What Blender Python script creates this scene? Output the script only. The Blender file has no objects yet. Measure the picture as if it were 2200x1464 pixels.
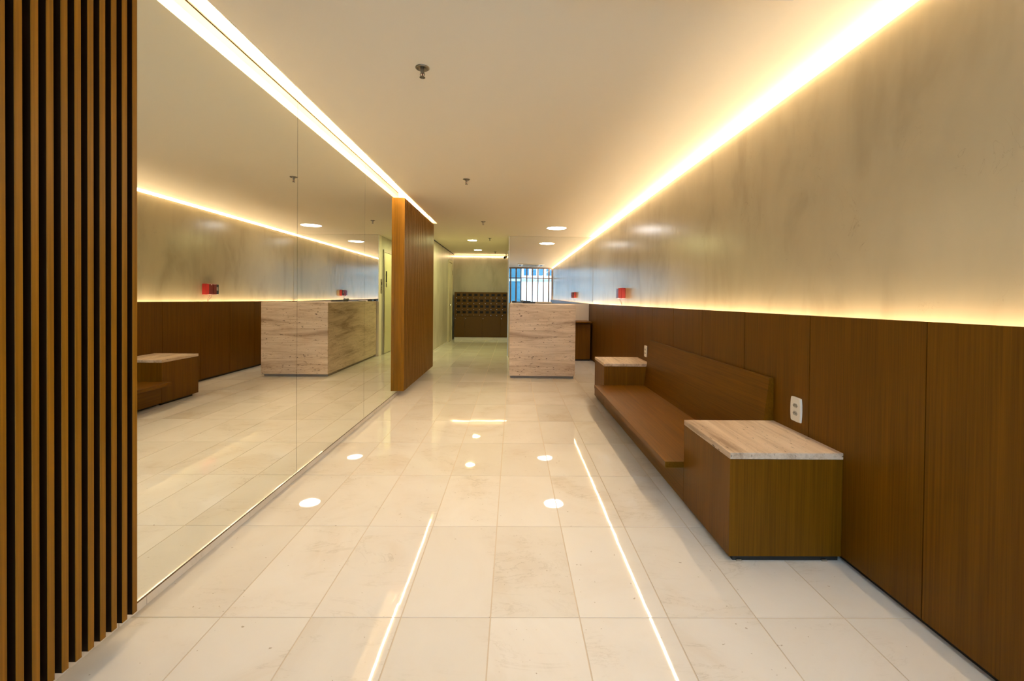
import bpy, bmesh, math, random
from mathutils import Vector, Matrix

random.seed(7)
sc = bpy.context.scene
C = sc.collection
PI = math.pi

# ------------------------------------------------------------------ camera
F, CX, CY = 963.2, 14.05, -81.47
yw, pt, rl = (math.radians(a) for a in (0.689, -0.666, 0.563))
fwd = Vector((math.sin(yw)*math.cos(pt), math.cos(yw)*math.cos(pt), math.sin(pt)))
rt = Vector((math.cos(yw), -math.sin(yw), 0.0))
up = rt.cross(fwd)
r2 = rt*math.cos(rl) + up*math.sin(rl)
u2 = up*math.cos(rl) - rt*math.sin(rl)
cam_d = bpy.data.cameras.new('camera')
cam = bpy.data.objects.new('camera', cam_d)
C.objects.link(cam)
cam.matrix_world = Matrix(((r2.x, u2.x, -fwd.x, 0.0), (r2.y, u2.y, -fwd.y, 0.0), (r2.z, u2.z, -fwd.z, 1.08), (0, 0, 0, 1)))
cam_d.sensor_width = 36.0
cam_d.lens = F/2200.0*36.0
cam_d.shift_x = -CX/2200.0
cam_d.shift_y = CY/2200.0
cam_d.clip_start = 0.02
sc.camera = cam

# ------------------------------------------------------------------ sky, exposure
world = bpy.data.worlds.new('sky')
sc.world = world
world.use_nodes = True
bg = world.node_tree.nodes['Background']
bg.inputs['Color'].default_value = (0.52, 0.75, 1.0, 1)
bg.inputs['Strength'].default_value = 7.5
sc.view_settings.view_transform = 'Standard'
sc.view_settings.look = 'None'
sc.view_settings.gamma = 1.0
sc.view_settings.use_curve_mapping = False
sc.view_settings.exposure = 0.0

# lamp strengths (radiance of the luminous faces)
WARM = (1.0, 0.725, 0.42)
LED_CEIL, LED_WAINS, LED_COVE, LED_PANEL, LED_BACK = 84.0, 56.0, 235.0, 90.0, 20.0
DOWN_MAIN, DOWN_CORR, DOWN_CORR_FAR = 29.0, 265.0, 88.0
COL_MAIN, COL_CORR = (0.97, 0.95, 0.93), (1.0, 0.99, 0.43)

# ------------------------------------------------------------------ room numbers (metres)
ZC = 2.176            # ceiling
XM = -1.245           # face of the long mirror
XL = -1.275           # left wall
XLC = -1.54           # left wall of the corridor
XR = 1.43             # plastered right wall
XW = 1.365            # face of the wainscot
YF = -0.30            # shop front
YM = 8.05             # mirrored end wall
YB = 11.55            # end of the corridor
XC = -0.085           # right wall of the corridor

# ------------------------------------------------------------------ node helpers
def mat(name):
    m = bpy.data.materials.new(name)
    m.use_nodes = True
    nt = m.node_tree
    return m, nt, nt.nodes['Principled BSDF']

def N(nt, kind, **kw):
    n = nt.nodes.new(kind)
    for k, v in kw.items():
        if k in n.inputs:
            n.inputs[k].default_value = v
        else:
            setattr(n, k, v)
    return n

def plain(name, col, rough=0.5, metal=0.0, spec=0.5):
    m, nt, p = mat(name)
    p.inputs['Base Color'].default_value = (*col, 1)
    p.inputs['Roughness'].default_value = rough
    p.inputs['Metallic'].default_value = metal
    p.inputs['Specular IOR Level'].default_value = spec
    return m

def emit(name, col, strength):
    m, nt, p = mat(name)
    p.inputs['Base Color'].default_value = (*col, 1)
    p.inputs['Emission Color'].default_value = (*col, 1)
    p.inputs['Emission Strength'].default_value = strength
    return m

def stretched(nt, sx, sy, sz, rand=0.0):
    """world position scaled per axis, shifted per object"""
    g = N(nt, 'ShaderNodeNewGeometry')
    mp = N(nt, 'ShaderNodeVectorMath', operation='MULTIPLY')
    nt.links.new(g.outputs['Position'], mp.inputs[0])
    mp.inputs[1].default_value = (sx, sy, sz)
    if not rand:
        return mp.outputs[0]
    oi = N(nt, 'ShaderNodeObjectInfo')
    ml = N(nt, 'ShaderNodeMath', operation='MULTIPLY')
    nt.links.new(oi.outputs['Random'], ml.inputs[0]); ml.inputs[1].default_value = rand
    ad = N(nt, 'ShaderNodeVectorMath', operation='ADD')
    nt.links.new(mp.outputs[0], ad.inputs[0]); nt.links.new(ml.outputs[0], ad.inputs[1])
    return ad.outputs[0]

def noise(nt, vec, scale=1.0, detail=3.0, rough=0.55, dist=0.0):
    n = N(nt, 'ShaderNodeTexNoise')
    n.inputs['Scale'].default_value = scale
    n.inputs['Detail'].default_value = detail
    n.inputs['Roughness'].default_value = rough
    n.inputs['Distortion'].default_value = dist
    nt.links.new(vec, n.inputs['Vector'])
    return n.outputs['Fac']

def ramp(nt, fac, stops):
    r = N(nt, 'ShaderNodeValToRGB')
    e = r.color_ramp.elements
    while len(e) < len(stops):
        e.new(0.5)
    for el, (pos, c) in zip(e, stops):
        el.position = pos
        el.color = (*c, 1) if len(c) == 3 else c
    nt.links.new(fac, r.inputs['Fac'])
    return r.outputs['Color']

def mix(nt, fac, a, b, blend='MIX'):
    m = N(nt, 'ShaderNodeMix', data_type='RGBA', blend_type=blend)
    for sock, v in ((m.inputs[0], fac), (m.inputs[6], a), (m.inputs[7], b)):
        if isinstance(v, (int, float)):
            sock.default_value = v
        elif isinstance(v, tuple):
            sock.default_value = (*v, 1)
        else:
            nt.links.new(v, sock)
    return m.outputs[2]

def bump(nt, p, h, strength=0.1, dist=0.01):
    b = N(nt, 'ShaderNodeBump')
    b.inputs['Strength'].default_value = strength
    b.inputs['Distance'].default_value = dist
    nt.links.new(h, b.inputs['Height'])
    nt.links.new(b.outputs['Normal'], p.inputs['Normal'])

# ------------------------------------------------------------------ materials
def wood(name, base, grain='z', rough=0.42, contrast=0.24):
    m, nt, p = mat(name)
    s = {'z': (150, 150, 2.2), 'y': (150, 2.2, 150), 'x': (2.2, 150, 150)}[grain]
    v = stretched(nt, *s, rand=31.0)
    f1 = noise(nt, v, 1.0, 4.0, 0.6)
    v2 = stretched(nt, *[a*0.12 if a > 10 else a*0.5 for a in s], rand=17.0)
    f2 = noise(nt, v2, 1.0, 2.0, 0.5)
    lo = tuple(c*(1-contrast) for c in base)
    hi = tuple(min(1, c*(1+contrast)) for c in base)
    c1 = ramp(nt, f1, [(0.30, lo), (0.52, base), (0.72, hi)])
    c2 = ramp(nt, f2, [(0.3, (0.89, 0.88, 0.87)), (0.7, (1.08, 1.08, 1.08))])
    nt.links.new(mix(nt, 1.0, c1, c2, 'MULTIPLY'), p.inputs['Base Color'])
    p.inputs['Roughness'].default_value = rough
    p.inputs['Specular IOR Level'].default_value = 0.14
    bump(nt, p, f1, 0.10, 0.001)
    return m

WOOD = (0.136, 0.053, 0.0012)
M_wood = wood('brown wood veneer, upright grain', WOOD, 'z')
M_wood_y = wood('brown wood veneer, lengthwise grain', WOOD, 'y')
M_slat = wood('slat wood', (0.225, 0.100, 0.005), 'z', 0.38)
M_slat_shade = plain('black stained slat edge', (0.022, 0.009, 0.002), 0.6, spec=0.15)  # shade in the gaps between slats, painted as a near-black side colour
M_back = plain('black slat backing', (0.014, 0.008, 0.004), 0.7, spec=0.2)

def travertine(name, axis):
    m, nt, p = mat(name)
    s = {'h': (1.0, 1.0, 6.5), 'y': (9.0, 0.9, 9.0)}[axis]
    v = stretched(nt, *s, rand=9.0)
    f = noise(nt, v, 1.0, 9.0, 0.66, 0.5)
    base = ramp(nt, f, [(0.32, (0.30, 0.20, 0.125)), (0.42, (0.50, 0.37, 0.26)), (0.52, (0.64, 0.50, 0.37)), (0.72, (0.72, 0.59, 0.455))])
    v2 = stretched(nt, *[a*(2.6 if a < 2 else 6.5) for a in s], rand=5.0)
    f2 = noise(nt, v2, 1.0, 6.0, 0.65, 0.3)
    base = mix(nt, 1.0, base, ramp(nt, f2, [(0.32, (0.78, 0.74, 0.69)), (0.50, (1.0, 1.0, 1.0)), (0.7, (1.07, 1.07, 1.06))]), 'MULTIPLY')
    v3 = stretched(nt, *[a*(26 if a < 2 else 13) for a in s], rand=3.0)
    pores = noise(nt, v3, 1.0, 2.0, 0.5)
    gate_ = noise(nt, v, 2.1, 2.0, 0.5)
    pm = N(nt, 'ShaderNodeMath', operation='MULTIPLY')
    nt.links.new(ramp(nt, pores, [(0.30, (1, 1, 1)), (0.35, (0, 0, 0))]), pm.inputs[0])
    nt.links.new(ramp(nt, gate_, [(0.42, (0, 0, 0)), (0.54, (1, 1, 1))]), pm.inputs[1])
    col = mix(nt, pm.outputs[0], base, (0.085, 0.045, 0.02))
    nt.links.new(col, p.inputs['Base Color'])
    p.inputs['Roughness'].default_value = 0.42
    inv = N(nt, 'ShaderNodeMath', operation='SUBTRACT'); inv.inputs[0].default_value = 1.0
    nt.links.new(pm.outputs[0], inv.inputs[1])
    bump(nt, p, inv.outputs[0], 0.25, 0.002)
    return m
M_trav = travertine('travertine, level layers', 'h')
M_trav_y = travertine('travertine, lengthwise layers', 'y')

def marble(name, rough=0.022, rand=40.0):
    m, nt, p = mat(name)
    v = stretched(nt, 1, 1, 1, rand=rand)
    f = noise(nt, v, 1.7, 6.0, 0.6, 1.1)
    v2 = stretched(nt, 0.8, 2.3, 1.5, rand=rand*1.7)
    f2 = noise(nt, v2, 2.2, 8.0, 0.65, 1.8)
    base = ramp(nt, f, [(0.28, (0.70, 0.63, 0.54)), (0.44, (0.755, 0.71, 0.645)), (0.62, (0.78, 0.745, 0.69))])
    vein = ramp(nt, f2, [(0.485, (0, 0, 0)), (0.50, (1, 1, 1)), (0.515, (0, 0, 0))])
    g = N(nt, 'ShaderNodeMath', operation='MULTIPLY')
    nt.links.new(vein, g.inputs[0])
    nt.links.new(ramp(nt, f, [(0.36, (0.34, 0.34, 0.34)), (0.52, (0, 0, 0))]), g.inputs[1])
    col = mix(nt, g.outputs[0], base, (0.40, 0.345, 0.26))
    oi = N(nt, 'ShaderNodeObjectInfo')
    tone = ramp(nt, oi.outputs['Random'], [(0.0, (0.93, 0.92, 0.90)), (0.5, (1.0, 1.0, 1.0)), (1.0, (1.03, 1.03, 1.03))])
    col = mix(nt, 1.0, col, tone, 'MULTIPLY')
    sp = noise(nt, stretched(nt, 1, 1, 1, rand=rand*0.7), 55.0, 2.0, 0.5)
    spm = ramp(nt, sp, [(0.235, (0.6, 0.6, 0.6)), (0.26, (0, 0, 0))])
    col = mix(nt, spm, col, (0.30, 0.22, 0.13))
    nt.links.new(col, p.inputs['Base Color'])
    p.inputs['Roughness'].default_value = rough
    p.inputs['Specular IOR Level'].default_value = 0.36
    bump(nt, p, noise(nt, stretched(nt, 1, 1, 1, rand=rand), 6.0, 1.0, 0.5), 0.02, 0.01)
    return m
M_tile = marble('polished pale marble')
M_skirt = marble('pale marble skirting', 0.25, 11.0)
M_grout = plain('beige grout', (0.60, 0.50, 0.38), 0.8)

def plaster(name, base, rough=0.30, spec=0.5):
    m, nt, p = mat(name)
    f1 = noise(nt, stretched(nt, 1.1, 1.1, 0.9), 1.0, 3.0, 0.5, 0.2)
    f2 = noise(nt, stretched(nt, 3.2, 3.2, 1.4), 1.0, 4.0, 0.55, 0.4)
    c = ramp(nt, f1, [(0.30, tuple(a*0.93 for a in base)), (0.52, base), (0.72, tuple(min(1, a*1.05) for a in base))])
    c = mix(nt, 1.0, c, ramp(nt, f2, [(0.28, (0.78, 0.765, 0.74)), (0.50, (1, 1, 1)), (0.72, (1.08, 1.08, 1.08))]), 'MULTIPLY')
    # trowel scratches: a few thin short dark lines
    s = noise(nt, stretched(nt, 2.2, 2.2, 1.8), 2.0, 4.0, 0.6, 1.5)
    d1 = N(nt, 'ShaderNodeMath', operation='SUBTRACT'); nt.links.new(s, d1.inputs[0]); d1.inputs[1].default_value = 0.5
    d2 = N(nt, 'ShaderNodeMath', operation='ABSOLUTE'); nt.links.new(d1.outputs[0], d2.inputs[0])
    d3 = N(nt, 'ShaderNodeMath', operation='MULTIPLY_ADD', use_clamp=True)
    nt.links.new(d2.outputs[0], d3.inputs[0]); d3.inputs[1].default_value = -260.0; d3.inputs[2].default_value = 1.0
    ln = d3.outputs[0]
    gt = ramp(nt, noise(nt, stretched(nt, 1, 1, 1), 3.5, 2.0, 0.5), [(0.56, (0, 0, 0)), (0.66, (0.55, 0.55, 0.55))])
    g = N(nt, 'ShaderNodeMath', operation='MULTIPLY')
    nt.links.new(ln, g.inputs[0]); nt.links.new(gt, g.inputs[1])
    c = mix(nt, g.outputs[0], c, tuple(a*0.5 for a in base))
    nt.links.new(c, p.inputs['Base Color'])
    p.inputs['Roughness'].default_value = rough
    p.inputs['Specular IOR Level'].default_value = spec
    hb = noise(nt, stretched(nt, 7, 7, 1.8), 1.0, 2.0, 0.5, 0.2)
    bump(nt, p, hb, 0.16, 0.011)
    return m
M_plaster = plaster('trowelled burnished plaster', (0.425, 0.356, 0.228), 0.24)
M_plaster_c = plaster('trowelled corridor plaster', (0.50, 0.455, 0.36), 0.36)
M_white = plain('cream ceiling paint', (0.87, 0.785, 0.635), 0.75, spec=0.2)
M_outer = plain('grey render', (0.45, 0.43, 0.40), 0.8)
M_mirror = plain('mirror glass', (0.885, 0.905, 0.85), 0.0, 1.0)
M_mirror_b = plain('clear mirror glass', (0.89, 0.895, 0.87), 0.0, 1.0)
M_glass_edge = plain('polished glass edge', (0.80, 0.82, 0.74), 0.15)
M_black = plain('black recess paint', (0.012, 0.010, 0.008), 0.6)
M_blackpl = plain('black plastic', (0.015, 0.015, 0.017), 0.35)
M_bronze = plain('bronze painted steel', (0.15, 0.085, 0.045), 0.4, 0.3)
M_darkbr = plain('dark brown trim', (0.09, 0.05, 0.015), 0.4)
M_chrome = plain('brushed chrome', (0.55, 0.53, 0.48), 0.25, 1.0)
M_steel = plain('satin steel', (0.48, 0.44, 0.36), 0.35, 1.0)
M_sprink = plain('dull chrome', (0.27, 0.24, 0.19), 0.3, 1.0)
M_ivory = plain('ivory plastic', (0.82, 0.76, 0.65), 0.35)
M_socket = plain('socket grey', (0.40, 0.36, 0.29), 0.4)
M_red = plain('red plastic', (0.20, 0.006, 0.003), 0.35)
M_mail = plain('brown lacquered steel', (0.10, 0.046, 0.002), 0.40, spec=0.25)
M_maildk = plain('dark mailbox window', (0.008, 0.006, 0.004), 0.35, spec=0.2)
M_door = plain('cream enamel', (0.72, 0.67, 0.42), 0.32)
M_doorw = plain('pale lacquered door', (0.66, 0.60, 0.42), 0.35)
M_splash = plain('beige laminate', (0.66, 0.57, 0.47), 0.4)
M_acw = plain('ivory plastic grille', (0.75, 0.71, 0.64), 0.4)
M_teal = plain('teal painted steel', (0.018, 0.11, 0.165), 0.35)
M_facade = plain('white render', (0.86, 0.87, 0.88), 0.8)
M_winblue = plain('blue window glass', (0.02, 0.12, 0.22), 0.1)
M_pave = plain('pavement concrete', (0.48, 0.48, 0.47), 0.8)

def glazing():
    m = bpy.data.materials.new('clear glass'); m.use_nodes = True
    nt = m.node_tree; nt.nodes.clear()
    o = N(nt, 'ShaderNodeOutputMaterial'); mx = N(nt, 'ShaderNodeMixShader')
    t = N(nt, 'ShaderNodeBsdfTransparent'); t.inputs['Color'].default_value = (0.93, 0.97, 0.97, 1)
    gl = N(nt, 'ShaderNodeBsdfGlossy'); gl.inputs['Roughness'].default_value = 0.0
    fr = N(nt, 'ShaderNodeFresnel'); fr.inputs['IOR'].default_value = 1.45
    nt.links.new(fr.outputs[0], mx.inputs[0]); nt.links.new(t.outputs[0], mx.inputs[1]); nt.links.new(gl.outputs[0], mx.inputs[2])
    nt.links.new(mx.outputs[0], o.inputs['Surface'])
    return m
M_pane = glazing()

# ------------------------------------------------------------------ mesh helpers
def bx(bm, x0, x1, y0, y1, z0, z1, bev=0.0):
    vs = [bm.verts.new(p) for p in ((x0, y0, z0), (x1, y0, z0), (x1, y1, z0), (x0, y1, z0), (x0, y0, z1), (x1, y0, z1), (x1, y1, z1), (x0, y1, z1))]
    fs = [bm.faces.new([vs[i] for i in q]) for q in ((3, 2, 1, 0), (4, 5, 6, 7), (0, 1, 5, 4), (1, 2, 6, 5), (2, 3, 7, 6), (3, 0, 4, 7))]
    if bev:
        es = list({e for f in fs for e in f.edges})
        bmesh.ops.bevel(bm, geom=es, offset=bev, segments=1, affect='EDGES', profile=0.5)

def cyl(bm, p0, p1, r0, r1=None, seg=16, caps=True):
    p0, p1 = Vector(p0), Vector(p1)
    r1 = r0 if r1 is None else r1
    d = (p1-p0).normalized()
    a = d.orthogonal().normalized(); b = d.cross(a)
    A = [bm.verts.new(p0+(a*math.cos(t)+b*math.sin(t))*r0) for t in (2*PI*i/seg for i in range(seg))]
    B = [bm.verts.new(p1+(a*math.cos(t)+b*math.sin(t))*r1) for t in (2*PI*i/seg for i in range(seg))]
    for i in range(seg):
        j = (i+1) % seg
        bm.faces.new((A[i], A[j], B[j], B[i]))
    if caps:
        bm.faces.new(A[::-1]); bm.faces.new(B)

def lathe(bm, c, prof, seg=24):
    """rings (radius, z) about a vertical axis through c"""
    rings = []
    for r, z in prof:
        if r < 1e-6:
            rings.append([bm.verts.new((c[0], c[1], z))])
        else:
            rings.append([bm.verts.new((c[0]+r*math.cos(2*PI*i/seg), c[1]+r*math.sin(2*PI*i/seg), z)) for i in range(seg)])
    for A, B in zip(rings, rings[1:]):
        for i in range(seg):
            j = (i+1) % seg
            if len(A) == 1 and len(B) == 1: continue
            if len(A) == 1: bm.faces.new((A[0], B[i], B[j]))
            elif len(B) == 1: bm.faces.new((A[i], B[0], A[j]))
            else: bm.faces.new((A[i], B[i], B[j], A[j]))

def tube(bm, pts, r, seg=6):
    for a, b in zip(pts, pts[1:]):
        cyl(bm, a, b, r, r, seg)

def prism(bm, poly, y0, y1, axis='y'):
    """poly of (x,z) pushed along y"""
    A = [bm.verts.new((x, y0, z)) for x, z in poly]
    B = [bm.verts.new((x, y1, z)) for x, z in poly]
    n = len(poly)
    bm.faces.new(A); bm.faces.new(B[::-1])
    for i in range(n):
        j = (i+1) % n
        bm.faces.new((A[j], A[i], B[i], B[j]))

def mesh(name, bm, m, smooth=False):
    bmesh.ops.recalc_face_normals(bm, faces=bm.faces[:])
    me = bpy.data.meshes.new(name)
    bm.to_mesh(me); bm.free()
    me.materials.append(m)
    if smooth:
        for f in me.polygons: f.use_smooth = True
    return me

def root_of(o):
    v = Vector((0, 0, 0))
    while o is not None:
        v += o.location; o = o.parent
    return v

def obj(name, bm, m, parent=None, smooth=False, label=None):
    """bm in world coordinates -> one mesh object under parent"""
    off = root_of(parent)
    if bm.verts:
        bmesh.ops.translate(bm, verts=bm.verts[:], vec=-off)
    o = bpy.data.objects.new(name, mesh(name, bm, m, smooth))
    C.objects.link(o)
    o.parent = parent
    if label: o['label'] = label
    return o

def B(*boxes, bev=0.0):
    bm = bmesh.new()
    for b in boxes: bx(bm, *b, bev=bev)
    return bm

def tag(o, label=None, cat=None, group=None, kind=None):
    for k, v in (('label', label), ('category', cat), ('group', group), ('kind', kind)):
        if v: o[k] = v
    return o

def thing(name, label, cat, loc, group=None):
    o = bpy.data.objects.new(name, None)
    o.empty_display_size = 0.1
    C.objects.link(o)
    o.location = loc
    return tag(o, label, cat, group)

def struct(name, bm, m, label, cat):
    return tag(obj(name, bm, m), label, cat, kind='structure')

def struct_root(name, label, cat, loc):
    return tag(thing(name, label, cat, loc), kind='structure')

def place(name, me, loc, parent):
    o = bpy.data.objects.new(name, me)
    C.objects.link(o)
    o.parent = parent
    o.location = Vector(loc)-root_of(parent)
    return o

# ================================================================== FLOOR
floor = struct('floor', B((XLC-0.15, XR+0.15, YF, YB+0.15, -0.10, -0.0015)), M_grout, 'pale polished marble tile floor running the length of the lobby', 'floor')
tile_cache = {}
def tile_mesh(w, l):
    k = (round(w, 3), round(l, 3))
    if k not in tile_cache:
        bm = bmesh.new()
        bx(bm, -w/2, w/2, -l/2, l/2, -0.006, 0.0)
        tile_cache[k] = mesh('floor_tile', bm, M_tile)
    return tile_cache[k]
GX0, GW, GY0, GL, GAP = 0.2344, 0.3005, 1.4984, 0.60, 0.0042
for j in range(-3, 17):
    for i in range(-6, 4):
        x0, x1 = GX0+GW*i, GX0+GW*(i+1)
        y0, y1 = GY0+GL*j, GY0+GL*(j+1)
        y0, y1 = max(y0, YF), min(y1, YB)
        xl = XL if y1 < 6.75 else XLC
        xr = XR if y0 < YM else XC
        x0, x1 = max(x0, xl), min(x1, xr)
        if x1-x0 < 0.02 or y1-y0 < 0.02: continue
        place('floor_tile', tile_mesh(x1-x0-GAP, y1-y0-GAP), ((x0+x1)/2, (y0+y1)/2, random.uniform(-0.0003, 0.0)), floor)

# ================================================================== CEILING
ceil = struct('ceiling', B((-1.15, -1.08, YF-0.05, 6.743, ZC, ZC+0.016), (-1.08, XR+0.1, YF-0.05, 6.743, ZC, ZC+0.16), (XLC-0.1, XR+0.1, 6.743, YB+0.1, ZC, ZC+0.16),
                           (-1.40, -1.08, YF-0.05, 6.743, 2.29, ZC+0.16)), M_white, 'smooth cream plasterboard ceiling with a light slot along the left', 'ceiling')

# ================================================================== WALLS
struct('wall_left', B((XL-0.15, XL, YF, 6.743, 0, 2.29)), M_plaster, 'plastered left wall behind the long mirror and slatted panels', 'wall')
struct('wall_left_corridor', B((XLC-0.12, XLC, 6.60, YB+0.1, 0, ZC-0.012), (XLC, XL, 6.60, 6.62, 0, ZC)), M_plaster_c, 'burnished plaster wall of the corridor holding the pale narrow door', 'wall')
struct('wall_right', B((XR, XR+0.14, YF, YM+0.02, 0, ZC)), M_plaster, 'burnished taupe plaster wall above the brown wood wainscot', 'wall')
struct('wall_back', B((XLC-0.1, XC+0.3, YB, YB+0.14, 0, ZC)), M_plaster_c, 'plaster end wall of the corridor above the brown mailboxes', 'wall')
struct('wall_end', B((XC, XR+0.14, YM+0.012, YM+0.16, 0, ZC)), M_white, 'end wall behind the reception counter carrying the square mirror', 'wall')
struct('wall_right_corridor', B((XC, XC+0.16, YM+0.16, YB, 0, ZC)), M_plaster_c, 'pale corridor wall with the cream lift door, seen in the long mirror', 'wall')
tag(obj('trim_1', B((XLC+0.001, XLC+0.012, 6.62, YB, ZC-0.014, ZC-0.001)), M_black), 'thin dark shadow gap between corridor wall and ceiling', 'trim', kind='structure')

# ------------------------------------------------------------------ skirtings
sk = struct_root('baseboard_left', 'low pale marble skirting under the long mirror and slats', 'baseboard', (XL+0.006, 3.1, 0))
ys = [YF, 0.28, 0.87, 1.45, 1.56, 2.17, 2.77, 3.37, 3.97, 4.57, 5.17, 5.77, 6.62]
for a, b in zip(ys, ys[1:]):
    obj('skirting_piece', B((XL+0.001, XL+0.013, a+0.001, b-0.001, 0.0, 0.049), bev=0.001), M_skirt, sk)
sk = struct_root('baseboard_back', 'pale marble plinth under the mailbox cabinet', 'baseboard', (-0.8, YB-0.02, 0))
for a, b in ((XLC+0.06, -0.78), (-0.776, -0.48), (-0.476, XC-0.001)):
    obj('skirting_piece', B((a, b, YB-0.24, YB-0.001, 0.0, 0.066), bev=0.001), M_skirt, sk)
sk = struct_root('baseboard_corridor', 'thin pale skirting along the left corridor wall', 'baseboard', (XLC+0.006, 9.0, 0))
for a, b in ((6.63, 8.3), (8.302, 9.9), (9.902, 10.57)):
    obj('skirting_piece', B((XLC+0.0005, XLC+0.010, a, b, 0.0, 0.035)), M_skirt, sk)

# ================================================================== LIGHT STRIPS
def strip(name, poly, y0, y1, m, label, n):
    bm = bmesh.new()
    d = (y1-y0)/n
    for k in range(n):
        prism(bm, poly, y0+d*k, y0+d*(k+1))
    bmesh.ops.remove_doubles(bm, verts=bm.verts[:], dist=1e-5)
    return tag(obj(name, bm, m), label, 'light strip')
E_ceil = emit('warm strip light, right ceiling edge', (1.0, 0.755, 0.47), LED_CEIL)
E_wains = emit('warm strip light, wainscot', (1.0, 0.79, 0.54), LED_WAINS)
E_cove = emit('warm strip light, left slot', (1.0, 0.77, 0.48), LED_COVE)
E_panel = emit('warm strip light, above slats', (1.0, 0.77, 0.48), LED_PANEL)
E_back = emit('warm strip light, corridor', WARM, LED_BACK)
strip('light_strip', [(XR-0.011, ZC-0.001), (XR-0.001, ZC-0.026), (XR-0.001, ZC-0.001)], YF+0.01, YM-0.002, E_ceil,
      'glowing warm light strip along the top edge of the right wall', 17)
strip('light_strip', [(XW+0.026, 0.93), (XR-0.004, 0.93), (XR-0.004, 0.945), (XW+0.026, 0.945)], YF+0.01, YM-0.06, E_wains,
      'warm light strip hidden behind the top of the brown wainscot', 17)
strip('light_strip', [(-1.227, 2.276), (-1.219, 2.276), (-1.219, 2.2895), (-1.227, 2.2895)], 1.43, 4.85, E_cove,
      'bright light strip in the ceiling slot above the long mirror', 7)
strip('light_strip', [(-1.212, 2.276), (-1.204, 2.276), (-1.204, 2.2895), (-1.212, 2.2895)], 4.87, 6.73, E_panel,
      'light strip in the ceiling slot above the far slatted panel', 4)
bm = bmesh.new()
for k in range(4):
    d = (XC-XLC-0.02)/4
    bx(bm, XLC+0.01+d*k, XLC+0.01+d*(k+1), YB-0.018, YB-0.001, 2.110, 2.124)
tag(obj('light_strip', bm, E_back), 'short warm light strip at the top of the wall over the mailboxes', 'light strip')

# ================================================================== WAINSCOT
ztop = lambda y: 1.02-0.0053*y
wn = thing('wood_wainscot', 'long run of dark brown wood wall panels below the taupe plaster', 'wainscot', (XW+0.02, 3.9, 0))
jy = [YF+0.002, 0.29, 0.875, 1.46, 2.041, 2.62, 3.216, 3.793, 4.379, 4.971, 5.581, 6.15, 6.724, 7.3, YM-0.002]
for a, b in zip(jy, jy[1:]):
    bm = bmesh.new()
    a2, b2 = a+0.0021, b-0.0021
    A = [(XW, a2, 0.024), (XW+0.020, a2, 0.024), (XW+0.020, b2, 0.024), (XW, b2, 0.024),
         (XW, a2, ztop(a2)), (XW+0.020, a2, ztop(a2)), (XW+0.020, b2, ztop(b2)), (XW, b2, ztop(b2))]
    vs = [bm.verts.new(p) for p in A]
    for q in ((3, 2, 1, 0), (4, 5, 6, 7), (0, 1, 5, 4), (1, 2, 6, 5), (2, 3, 7, 6), (3, 0, 4, 7)):
        bm.faces.new([vs[i] for i in q])
    obj('panel', bm, M_wood, wn)
obj('backing_board', B((XW+0.0205, XW+0.0245, YF+0.002, YM-0.002, 0.0, 0.955)), M_black, wn, label='black backing board behind the joints')
obj('batten', B((XW+0.025, XR-0.001, YF+0.002, YM-0.002, 0.90, 0.928)), M_white, wn)

# ================================================================== LONG MIRROR (left)
mr = thing('wall_mirror', 'long frameless mirror of tall panes on the left wall', 'mirror', (XM, 3.1, 0.05))
for a, b in ((1.418, 2.598), (2.598, 3.767), (3.767, 4.852)):
    obj('mirror_pane', B((XM-0.006, XM, a+0.0013, b-0.0013, 0.0505, 2.188)), M_mirror, mr)
obj('backing_board', B((XL+0.0005, XM-0.0065, 1.418, 4.852, 0.0505, 2.186)), M_black, mr)
obj('top_trim', B((XM-0.008, XM+0.004, 1.418, 4.852, 2.1885, 2.196)), M_darkbr, mr, label='dark brown strip along the mirror top')
obj('bottom_trim', B((XM-0.006, XM+0.002, 1.418, 4.852, 0.0465, 0.0502)), M_darkbr, mr, label='dark strip along the mirror foot')

# ================================================================== SLATTED PANELS
SX0, SX1 = -1.2055, -1.175
def slats(label, y0, y1, z0, z1, back_x, pitch, loc, m):
    t = thing('slatted_panel', label, 'wall panel', loc)
    obj('backing_board', B((XL+0.014, SX0-0.003, y0+0.003, y1, z0, z1)), m, t)
    def slat_mesh(side_shade):
        bm = bmesh.new(); bx(bm, 0, SX1-SX0+0.0028, -0.0183, 0, 0, z1-z0, bev=0.0012)
        me = mesh('slat', bm, M_slat)
        if side_shade:
            me.materials.append(M_slat_shade)
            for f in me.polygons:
                if abs(f.normal.y) > 0.9: f.material_index = 1  # faces towards the gaps take the painted shade
        return me
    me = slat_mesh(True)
    y = y1
    while y-0.0183 >= y0:
        last = y-pitch-0.0183 < y0
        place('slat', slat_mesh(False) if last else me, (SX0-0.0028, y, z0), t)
        y -= pitch
    return t
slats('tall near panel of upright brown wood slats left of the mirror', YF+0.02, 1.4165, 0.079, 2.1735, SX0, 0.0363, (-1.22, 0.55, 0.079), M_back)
slats('far panel of fine upright brown wood slats beyond the mirror', 6.612-48*0.0363-0.0183, 6.612, 0.052, 2.142, SX0, 0.0363, (-1.22, 5.7, 0.052), M_slat)

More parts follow.
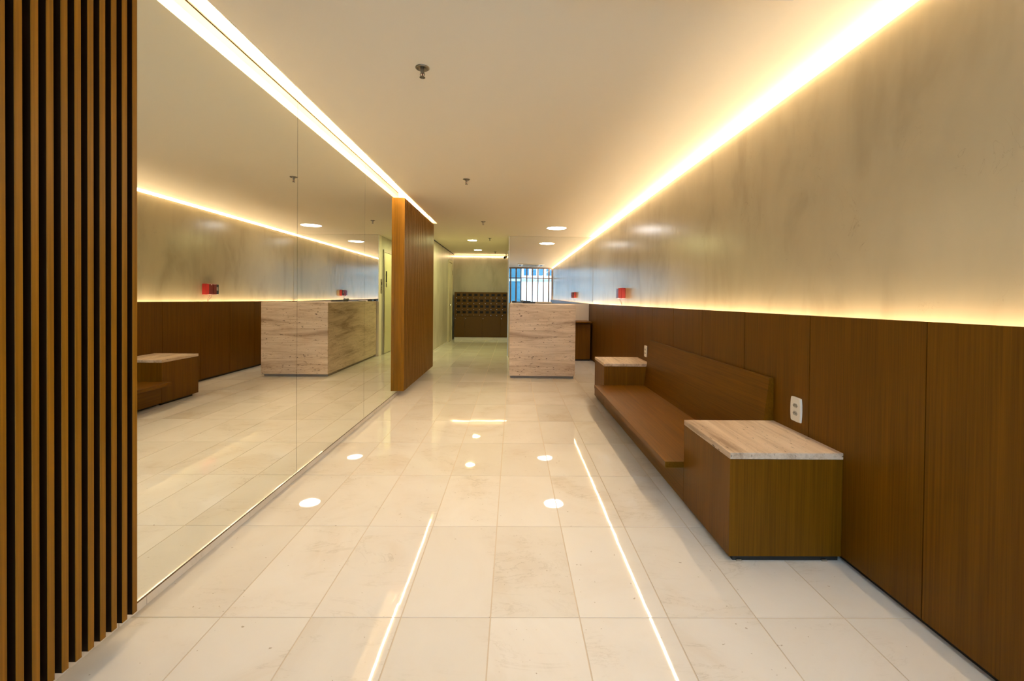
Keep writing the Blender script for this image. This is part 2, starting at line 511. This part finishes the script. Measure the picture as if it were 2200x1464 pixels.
# ================================================================== BENCH
bn = thing('bench', 'long brown wood wall bench with slanted back between two stone-topped side tables', 'bench', (1.1, 3.33, 0))
Y0, Y1 = 2.318, 4.360
obj('seat', B((0.80, 1.30, Y0, Y1, 0.199, 0.231), bev=0.0012), M_wood_y, bn)
obj('base', B((0.897, 1.30, Y0, Y1, 0.024, 0.1985)), M_wood_y, bn)
obj('plinth', B((0.945, 1.25, Y0+0.002, Y1-0.002, 0.0, 0.0235)), M_black, bn, label='black recessed plinth')
bm = bmesh.new()
prism(bm, [(1.287, 0.2315), (1.3635, 0.2315), (1.3635, 0.672), (1.340, 0.672)], Y0, Y1)
obj('backrest', bm, M_wood_y, bn)

def side_table(label, y0, y1, z0, z1, loc):
    t = thing('side_table', label, 'side table', loc, )
    x0, x1 = 0.897, 1.3635
    bm = B((x0, x1, y0, y1, 0.0225, z0-0.0005), bev=0.0008)
    obj('body', bm, M_wood, t)
    obj('stone_top', B((x0-0.001, x1+0.001, y0-0.002, y1, z0, z1), bev=0.0012), M_trav_y, t, label='travertine slab top')
    obj('plinth', B((x0+0.022, x1-0.006, y0+0.012, y1-0.06, 0.0, 0.022)), M_black, t, label='black recessed plinth')
    for xa in (x0+0.035, x1-0.075):
        obj('foot', B((xa, xa+0.02, y0+0.004, y0+0.0115, 0.0, 0.007)), M_steel, t)
    return t
side_table('near square brown side table with travertine top, closest to the camera', 1.822, 2.316, 0.425, 0.451, (1.13, 2.07, 0))
side_table('far square brown side table with travertine top, beside the reception end', 4.3645, 4.868, 0.414, 0.440, (1.13, 4.62, 0))

# ================================================================== RECEPTION COUNTER
ct = thing('reception_counter', 'boxy travertine reception counter standing before the square mirror', 'counter', (0.39, 6.9, 0))
obj('front_panel', B((-0.045, 0.832, 5.95, 5.972, 0.036, 0.987), bev=0.001), M_trav, ct)
obj('side_panel', B((-0.045, -0.023, 5.9725, YM-0.013, 0.036, 0.987), bev=0.001), M_trav, ct)
obj('end_panel', B((0.810, 0.832, 5.9725, 6.42, 0.036, 0.987), bev=0.001), M_trav, ct)
obj('inner_panel', B((-0.0225, 0.8095, 6.39, 6.408, 0.036, 0.9645)), M_wood, ct)
obj('counter_top', B((-0.0225, 0.8095, 5.9725, 6.42, 0.965, 0.986)), M_trav, ct)
obj('return_top', B((-0.0225, 0.37, 6.4205, YM-0.013, 0.965, 0.986)), M_trav, ct)
obj('return_panel', B((0.33, 0.348, 6.4205, YM-0.013, 0.036, 0.9645)), M_wood, ct)
bm = B((-0.028, 0.815, 6.0, 6.39, 0.0, 0.0355), (-0.015, 0.33, 6.391, YM-0.03, 0.0, 0.0355))
obj('plinth', bm, plain('grey stone plinth', (0.34, 0.28, 0.22), 0.5), ct, label='recessed grey plinth')

# things lying on the counter
kb = thing('desk_phone', 'black low handset console on the counter by the mirror', 'phone', (0.25, 7.13, 0.9865))
bm = bmesh.new(); prism(bm, [(0.155, 0.9865), (0.350, 0.9865), (0.350, 1.012), (0.155, 1.020)], 7.03, 7.23); obj('body', bm, M_blackpl, kb)
bm = bmesh.new(); cyl(bm, (0.150, 7.06, 1.028), (0.150, 7.20, 1.028), 0.0075); cyl(bm, (0.150, 7.045, 1.026), (0.150, 7.075, 1.026), 0.014); cyl(bm, (0.150, 7.185, 1.026), (0.150, 7.215, 1.026), 0.014)
obj('handset', bm, plain('grey plastic', (0.25, 0.26, 0.28), 0.4), kb, True)
t = thing('folder', 'thin black folder lying on the counter top', 'folder', (0.10, 7.5, 0.9865))
obj('cover', B((-0.005, 0.215, 7.30, 7.62, 0.9865, 0.9895)), M_blackpl, t); obj('sheets', B((0.0, 0.21, 7.305, 7.615, 0.99, 0.994)), M_ivory, t)
obj('upper_cover', B((-0.005, 0.215, 7.30, 7.62, 0.9945, 0.9975)), M_blackpl, t)
t = thing('network_box', 'small black box at the mirror end of the counter', 'box', (0.02, 7.93, 0.9865))
obj('case', B((-0.018, 0.06, 7.88, 7.98, 0.9865, 1.016), bev=0.002), M_blackpl, t)

# desk behind the counter
dk = thing('reception_desk', 'dark brown desk against the end wall right of the counter', 'desk', (0.85, 7.85, 0))
obj('desk_top', B((0.352, 1.335, 7.60, YM-0.002, 0.652, 0.678), bev=0.001), M_wood, dk)
obj('front_panel', B((0.352, 1.327, 7.665, 7.683, 0.028, 0.640)), M_wood, dk)
obj('plinth', B((0.36, 1.32, 7.69, 7.71, 0.0, 0.6515)), M_black, dk, label='black recessed plinth')
tag(obj('splashback', B((0.352, 1.362, YM-0.012, YM+0.0105, 0.6785, 0.978)), M_splash), 'plain beige panel below the square mirror behind the desk', 'panel')

# square mirror on the end wall
me_ = thing('wall_mirror', 'large square mirror on the end wall above the reception counter', 'mirror', (0.67, YM, 0.98))
obj('mirror_pane', B((XC+0.008, XR-0.003, YM-0.006, YM, 0.9795, ZC-0.004)), M_mirror_b, me_)
obj('backing_board', B((XC+0.008, XR-0.003, YM+0.0005, YM+0.0115, 0.9795, ZC-0.004)), M_black, me_)
obj('edge_strip', B((XC-0.002, XC+0.0075, YM-0.006, YM+0.0115, 0.9795, ZC-0.004)), M_glass_edge, me_, label='pale polished left edge')

# ================================================================== DOWNLIGHTS
def downlight(x, y, d, e, label):
    t = thing('downlight', label, 'ceiling light', (x, y, ZC))
    bm = bmesh.new(); lathe(bm, (x, y), [(d/2+0.010, ZC-0.0005), (d/2+0.010, ZC-0.004), (d/2+0.004, ZC-0.007), (d/2, ZC-0.006), (d/2, ZC-0.0005)], 40)
    obj('rim', bm, M_white, t, True)
    bm = bmesh.new(); lathe(bm, (x, y), [(d/2-0.0005, ZC-0.0005), (d/2-0.0005, ZC-0.0045), (0, ZC-0.0048)], 40)
    obj('diffuser', bm, e, t)
E_main = emit('lit main diffuser', COL_MAIN, DOWN_MAIN)
E_corr = emit('lit corridor diffuser', COL_CORR, DOWN_CORR)
E_corr_far = emit('lit far corridor diffuser', COL_CORR, DOWN_CORR_FAR)
downlight(0.67, 7.04, 0.30, E_main, 'large round downlight in front of the square mirror')
downlight(0.78, 0.55, 0.30, E_main, 'round downlight by the shop front, seen only in the square mirror')
downlight(-0.80, 8.66, 0.17, E_corr, 'small round downlight at the start of the corridor')
downlight(-0.83, 10.43, 0.17, E_corr_far, 'small round downlight deep in the corridor near the mailboxes')

# ================================================================== SPRINKLERS
def sprinkler(x, y, label):
    t = thing('sprinkler', label, 'sprinkler', (x, y, ZC))
    bm = bmesh.new(); lathe(bm, (x, y), [(0.034, ZC-0.0003), (0.034, ZC-0.003), (0.030, ZC-0.006), (0.024, ZC-0.006), (0.022, ZC-0.002), (0.012, ZC-0.002)], 24)
    obj('escutcheon', bm, M_sprink, t, True)
    bm = bmesh.new(); cyl(bm, (x, y, ZC-0.001), (x, y, ZC-0.022), 0.0105, 0.0095, 12); cyl(bm, (x, y, ZC-0.022), (x, y, ZC-0.028), 0.0075, 0.0065, 12)
    obj('body', bm, M_sprink, t)
    bm = bmesh.new(); cyl(bm, (x, y, ZC-0.028), (x, y, ZC-0.040), 0.0025, 0.0025, 8)
    obj('bulb', bm, M_red, t, label='red glass bulb')
    bm = bmesh.new()
    for s in (-1, 1):
        tube(bm, [(x+s*0.007, y, ZC-0.024), (x+s*0.011, y, ZC-0.033), (x+s*0.004, y, ZC-0.044)], 0.0018, 6)
    cyl(bm, (x, y, ZC-0.040), (x, y, ZC-0.046), 0.005, 0.005, 10)
    obj('frame', bm, M_sprink, t)
    bm = bmesh.new()
    n = 20
    for k in range(n):
        a0, a1 = 2*PI*k/n, 2*PI*(k+0.72)/n
        r = 0.0135
        p = [(x, y), (x+r*math.cos(a0), y+r*math.sin(a0)), (x+r*math.cos(a1), y+r*math.sin(a1))]
        lo = [bm.verts.new((*q, ZC-0.048)) for q in p]; hi = [bm.verts.new((*q, ZC-0.0465)) for q in p]
        bm.faces.new(lo); bm.faces.new(hi[::-1])
        for i in range(3):
            j = (i+1) % 3
            bm.faces.new((lo[j], lo[i], hi[i], hi[j]))
    obj('deflector', bm, M_sprink, t)
for y, l in ((2.165, 'chrome ceiling sprinkler nearest the camera'), (4.19, 'chrome ceiling sprinkler over the middle of the bench, second from the camera'),
             (6.53, 'ceiling sprinkler just past the far slatted panel, third from the camera'), (8.35, 'ceiling sprinkler beside the first corridor downlight'),
             (10.85, 'ceiling sprinkler just before the mailbox wall')):
    sprinkler(-0.445, y, l)

# ================================================================== OUTLETS
def outlet(yc, zc, label):
    t = thing('wall_outlet', label, 'outlet', (XW, yc, zc))
    bm = bmesh.new()
    hw, hh = 0.0385, 0.057
    out = []
    for k in range(5):                      # gently bowed long sides, flatter short sides
        s = -1+k*0.5; out.append((hw+0.004*(1-s*s)-0.002, s*hh*0.94))
    for k in range(5):
        s = 1-k*0.5; out.append((s*hw*0.90, hh+0.0015*(1-s*s)))
    for k in range(5):
        s = 1-k*0.5; out.append((-hw-0.004*(1-s*s)+0.002, s*hh*0.94))
    for k in range(5):
        s = -1+k*0.5; out.append((s*hw*0.90, -hh-0.0015*(1-s*s)))
    rings = []
    for dx, sc_ in ((0.0005, 1.0), (0.006, 1.0), (0.009, 0.93)):
        rings.append([bm.verts.new((XW-dx, yc+a*sc_, zc+b*sc_)) for a, b in out])
    n = len(out)
    for A, Bq in zip(rings, rings[1:]):
        for i in range(n):
            j = (i+1) % n
            bm.faces.new((A[i], A[j], Bq[j], Bq[i]))
    bm.faces.new(rings[-1]); bm.faces.new(rings[0][::-1])
    obj('cover_plate', bm, M_ivory, t)
    for s in (-1, 1):
        z = zc+s*0.0185
        bm = bmesh.new()
        hexa = [(0.017, 0), (0.010, 0.0085), (-0.010, 0.0085), (-0.017, 0), (-0.010, -0.0085), (0.010, -0.0085)]
        A = [bm.verts.new((XW-0.0092, yc+a*1.12, z+b*1.12)) for a, b in hexa]
        Bq = [bm.verts.new((XW-0.0108, yc+a, z+b)) for a, b in hexa]
        for i in range(6):
            j = (i+1) % 6
            bm.faces.new((A[i], A[j], Bq[j], Bq[i]))
        bm.faces.new(Bq); bm.faces.new(A[::-1])
        so = obj('socket', bm, M_socket, t)
        bm = bmesh.new()
        for a, b in ((-0.0095, 0), (0, 0.003), (0.0095, 0)):
            cyl(bm, (XW-0.0109, yc+a, z+b), (XW-0.0112, yc+a, z+b), 0.0024, seg=8)
        obj('pin_hole', bm, M_black, so)
outlet(2.126, 0.556, 'ivory double wall outlet above the near side table')
outlet(4.567, 0.541, 'ivory double wall outlet above the far side table, beside the bench back')

# ================================================================== RED WALL PHONE
ph = thing('fire_phone', 'red wall-mounted fire phone on the taupe plaster above the wainscot', 'phone', (XR, 5.8, 1.14))
obj('body', B((XR-0.055, XR-0.0008, 5.69, 5.915, 1.077, 1.215), bev=0.006), M_red, ph)
bm = bmesh.new()
prism(bm, [(XR-0.093, 1.084), (XR-0.0555, 1.077), (XR-0.0555, 1.215), (XR-0.093, 1.208)], 5.69, 5.765); 
obj('handset', bm, M_red, ph)
bm = bmesh.new()
prism(bm, [(XR-0.085, 1.080), (XR-0.0555, 1.077), (XR-0.0555, 1.213), (XR-0.085, 1.208)], 5.785, 5.845)
obj('cradle', bm, M_red, ph)
obj('keypad_panel', B((XR-0.070, XR-0.0555, 5.848, 5.912, 1.083, 1.210), bev=0.003), M_blackpl, ph, label='black keypad panel')
obj('display', B((XR-0.0715, XR-0.0702, 5.862, 5.898, 1.13, 1.175)), M_socket, ph)
bm = bmesh.new(); cyl(bm, (XR-0.095, 5.735, 1.203), (XR-0.0925, 5.735, 1.203), 0.007, seg=12); obj('indicator', bm, M_ivory, ph)
bm = bmesh.new()
tube(bm, [(XR-0.05, 5.77, 1.078), (XR-0.045, 5.765, 1.05), (XR-0.03, 5.755, 1.02), (XR-0.028, 5.752, 0.965)], 0.0024)
tube(bm, [(XR-0.05, 5.80, 1.078), (XR-0.045, 5.795, 1.04), (XR-0.03, 5.772, 1.01), (XR-0.028, 5.768, 0.965)], 0.0024)
obj('cable', bm, plain('grey cable', (0.22, 0.17, 0.12), 0.5), ph)

# ================================================================== MAILBOXES
MY = YB-0.25           # face of the cabinet
mb = thing('mailbox_cabinet', 'brown steel mailbox cabinet across the corridor end', 'mailboxes', (-0.8, MY, 0.067))
S = MY/11.3
mx0, mx1 = -1.478*S, XC-0.004
obj('body', B((mx0, mx1, MY, YB-0.001, 0.067, 1.203)), M_mail, mb)
bmW = bmesh.new(); bx(bmW, 0, 0.082, -0.0030, 0, -0.029, 0.029)
me_win = mesh('window', bmW, M_maildk)
bmL = bmesh.new(); cyl(bmL, (0, 0, 0), (0, -0.010, 0), 0.0085, seg=10)
me_lock = mesh('lock', bmL, M_chrome)
pitch_x, pitch_z = 0.1446, 0.1455
bmD = bmesh.new(); bx(bmD, 0, pitch_x-0.007, -0.010, 0, 0, pitch_z-0.007, bev=0.0015)
me_dr = mesh('mailbox_door', bmD, M_mail)
for r in range(4):
    for c in range(9):
        x = mx0+0.043+c*pitch_x
        z = 0.598+(3-r)*pitch_z
        d = place('mailbox_door', me_dr, (x, MY-0.0008, z), mb)
        place('window', me_win, (x+0.022, MY-0.0112, z+0.098), d)
        place('lock', me_lock, (x+0.012, MY-0.0111, z+0.024), d)
lows = [mx0+0.004, -1.215*S, -0.775*S, -0.312*S, mx1]
for a, b in zip(lows, lows[1:]):
    d = obj('cabinet_door', B((a+0.003, b-0.003, MY-0.0108, MY-0.0008, 0.075, 0.586), bev=0.0015), M_mail, mb)
    bm = bmesh.new(); cyl(bm, (a+0.022, MY-0.0112, 0.535), (a+0.022, MY-0.022, 0.535), 0.010, seg=10)
    obj('lock', bm, M_chrome, d)

# ================================================================== CORRIDOR DOOR
dr = struct_root('door_1', 'narrow pale door in the left corridor wall beside the mailboxes', 'door', (XLC, 11.0, 0))
y0, y1, zt = 10.58, 11.24, 1.91
bm = bmesh.new()
bx(bm, XLC+0.0005, XLC+0.020, y0, y0+0.055, 0, zt+0.045); bx(bm, XLC+0.0005, XLC+0.020, y1-0.055, y1, 0, zt+0.045); bx(bm, XLC+0.0005, XLC+0.020, y0+0.0555, y1-0.0555, zt, zt+0.045)
obj('door_frame', bm, M_doorw, dr)
lf = obj('door_leaf', B((XLC+0.0005, XLC+0.012, y0+0.058, y1-0.058, 0.008, zt-0.012)), M_doorw, dr)
obj('top_gap', B((XLC+0.0005, XLC+0.006, y0+0.058, y1-0.058, zt-0.0115, zt-0.0005)), M_black, dr)
bm = bmesh.new(); cyl(bm, (XLC+0.0125, y0+0.10, 0.88), (XLC+0.045, y0+0.10, 0.88), 0.010, seg=12); cyl(bm, (XLC+0.045, y0+0.10, 0.88), (XLC+0.060, y0+0.10, 0.88), 0.022, 0.018, 14)
obj('door_knob', bm, M_chrome, lf)
bm = bmesh.new(); cyl(bm, (XLC+0.0125, y0+0.10, 0.80), (XLC+0.016, y0+0.10, 0.80), 0.013, seg=12)
obj('keyhole', bm, M_chrome, lf)
for z in (0.25, 1.62):
    bm = bmesh.new(); cyl(bm, (XLC+0.024, y1-0.056, z), (XLC+0.024, y1-0.056, z+0.11), 0.007, seg=8)
    obj('hinge', bm, M_steel, dr)

# ================================================================== LIFT DOOR
ld = struct_root('door_2', 'cream lift door with a narrow glass slot, seen in the long mirror', 'door', (XC, 8.68, 0))
y0, y1, zt = 8.35, 8.97, 1.89
bm = bmesh.new()
bx(bm, XC-0.020, XC-0.0005, y0-0.045, y0, 0, zt+0.05); bx(bm, XC-0.020, XC-0.0005, y1, y1+0.045, 0, zt+0.05); bx(bm, XC-0.020, XC-0.0005, y0+0.0005, y1-0.0005, zt+0.005, zt+0.05)
obj('door_frame', bm, M_steel, ld)
lf = obj('door_leaf', B((XC-0.014, XC-0.0005, y0+0.004, y1-0.004, 0.012, zt), bev=0.001), M_door, ld)
obj('window_slot', B((XC-0.0155, XC-0.0145, y0+0.085, y0+0.165, 1.34, 1.55)), M_maildk, lf)
obj('notice_plate', B((XC-0.0155, XC-0.0145, y0+0.085, y0+0.165, 1.25, 1.325)), M_steel, lf)
for z in (0.20, 0.80, 1.58):
    bm = bmesh.new(); cyl(bm, (XC-0.022, y1-0.002, z), (XC-0.022, y1-0.002, z+0.10), 0.008, seg=8)
    obj('hinge', bm, M_blackpl, ld)
cp = thing('call_panel', 'steel lift call panel with dark display, left of the cream door in the mirror', 'call panel', (XC, 8.19, 1.25))
obj('plate', B((XC-0.010, XC-0.0005, 8.155, 8.225, 1.13, 1.385), bev=0.001), M_steel, cp)
obj('display', B((XC-0.0115, XC-0.0105, 8.167, 8.213, 1.285, 1.335)), M_maildk, cp)
for z in (1.20, 1.235):
    bm = bmesh.new(); cyl(bm, (XC-0.0104, 8.19, z), (XC-0.014, 8.19, z), 0.011, seg=12)
    obj('button', bm, M_chrome, cp)

# ================================================================== SECURITY CAMERA
cc = thing('security_camera', 'small black security camera at the ceiling above the mailboxes', 'camera', (-0.20, 11.30, ZC))
bm = bmesh.new(); cyl(bm, (-0.19, 11.32, ZC-0.0005), (-0.19, 11.32, ZC-0.016), 0.035, 0.032, 16); cyl(bm, (-0.19, 11.32, ZC-0.016), (-0.195, 11.30, ZC-0.065), 0.009, seg=10)
obj('mount', bm, M_ivory, cc)
bm = bmesh.new(); cyl(bm, (-0.185, 11.36, ZC-0.070), (-0.225, 11.22, ZC-0.105), 0.030, 0.030, 16)
bd = obj('body', bm, M_blackpl, cc)
bm = bmesh.new(); cyl(bm, (-0.2253, 11.219, ZC-0.1053), (-0.227, 11.213, ZC-0.1068), 0.020, 0.020, 14)
obj('lens', bm, M_maildk, bd)

# ================================================================== AIR CONDITIONER (seen in the square mirror)
ac = thing('air_conditioner', 'ivory ceiling cassette air conditioner seen in the square mirror', 'air conditioner', (0.56, 1.17, ZC))
ax0, ax1, ay0, ay1 = 0.14, 0.99, 0.76, 1.60
obj('casing', B((ax0, ax1, ay0, ay1, ZC-0.032, ZC-0.0005), bev=0.006), M_acw, ac)
gr = obj('grille', B((ax0+0.17, ax1-0.17, ay0+0.17, ay1-0.17, ZC-0.036, ZC-0.0325)), plain('dark grille', (0.10, 0.07, 0.04), 0.5), ac)
bm = bmesh.new()
for k in range(12):
    y = ay0+0.19+k*0.0405
    bx(bm, ax0+0.18, ax1-0.18, y, y+0.010, ZC-0.039, ZC-0.0362)
obj('louvre', bm, M_acw, gr)
for a in ((ax0+0.04, ax0+0.11, ay0+0.17, ay1-0.17), (ax1-0.11, ax1-0.04, ay0+0.17, ay1-0.17), (ax0+0.17, ax1-0.17, ay0+0.04, ay0+0.11), (ax0+0.17, ax1-0.17, ay1-0.11, ay1-0.04)):
    obj('air_vane', B((*a, ZC-0.037, ZC-0.0325)), plain('dark slot', (0.05, 0.04, 0.03), 0.5), ac)

# ================================================================== SHOP FRONT (seen in the square mirror)
wf = struct_root('window_1', 'glazed street front of upright bronze bars, seen in the square mirror', 'window', (0.09, YF-0.03, 0))
xs = [XL+0.021, -1.03, -0.83, -0.62, -0.42, -0.26, -0.10, 0.10, 0.28, 0.49, 0.70, 0.90, 1.10, 1.30, XR-0.02]
bm = bmesh.new(); bx(bm, XL+0.001, XR-0.001, YF-0.06, YF-0.002, ZC-0.045, ZC-0.001); bx(bm, XL+0.001, XR-0.001, YF-0.06, YF-0.002, 0.0, 0.06)
obj('frame', bm, M_bronze, wf)
obj('transom', B((XL+0.042, XR-0.042, YF-0.05, YF-0.012, 1.775, 1.805)), M_bronze, wf)
for k, x in enumerate(xs):
    w = 0.024 if k in (6, 7, len(xs)-2) else 0.019
    if k in (0, len(xs)-1):
        x0, x1 = x-0.019, x+0.019
    else:
        x0, x1 = x-w, x+w
    obj('bar', B((x0, x1, YF-0.055, YF-0.006, 0.0605, ZC-0.0455)), M_bronze, wf)
for a, b in zip(xs, xs[1:]):
    obj('pane', B((a+0.0245, b-0.0245, YF-0.034, YF-0.030, 0.061, ZC-0.046)), M_pane, wf)
struct('exterior_wall', B((XL-0.15, XL, YF-0.25, YF-0.0005, 0, 3.2), (XR, XR+0.14, YF-0.25, YF-0.0005, 0, 3.2), (XL, XR, YF-0.25, YF-0.06, ZC+0.0, 3.2)), M_outer, 'grey outer wall around the street front', 'wall')

# ------------------------------------------------------------------ street outside
struct('pavement', B((-14, 14, -10, YF-0.0005, -0.12, -0.012)), M_pave, 'grey street pavement outside the glazed front', 'pavement')
bd = thing('building', 'white building with blue windows across the street', 'building', (1.0, -9.2, -0.012))
obj('wall', B((-12, 12, -9.8, -9.0, -0.012, 5.5)), M_facade, bd)
obj('ledge', B((-12, 12, -8.999, -8.9, 1.98, 2.12)), plain('grey ledge', (0.30, 0.33, 0.38), 0.7), bd)
for k in range(6):
    x = 0.55+k*0.42
    w = obj('window', B((x, x+0.34, -8.999, -8.96, 2.28, 2.72)), M_facade, bd)
    obj('pane', B((x+0.03, x+0.31, -8.9595, -8.95, 2.31, 2.69)), M_winblue, w)
sh = obj('shutter', B((-1.2, 0.42, -8.999, -8.94, 0.0, 2.9)), M_teal, bd, label='teal roller shutter')
bm = bmesh.new()
for k in range(24):
    bx(bm, -1.2, 0.42, -8.9395, -8.925, 0.06+k*0.118, 0.12+k*0.118)
obj('shutter_rib', bm, M_teal, sh)
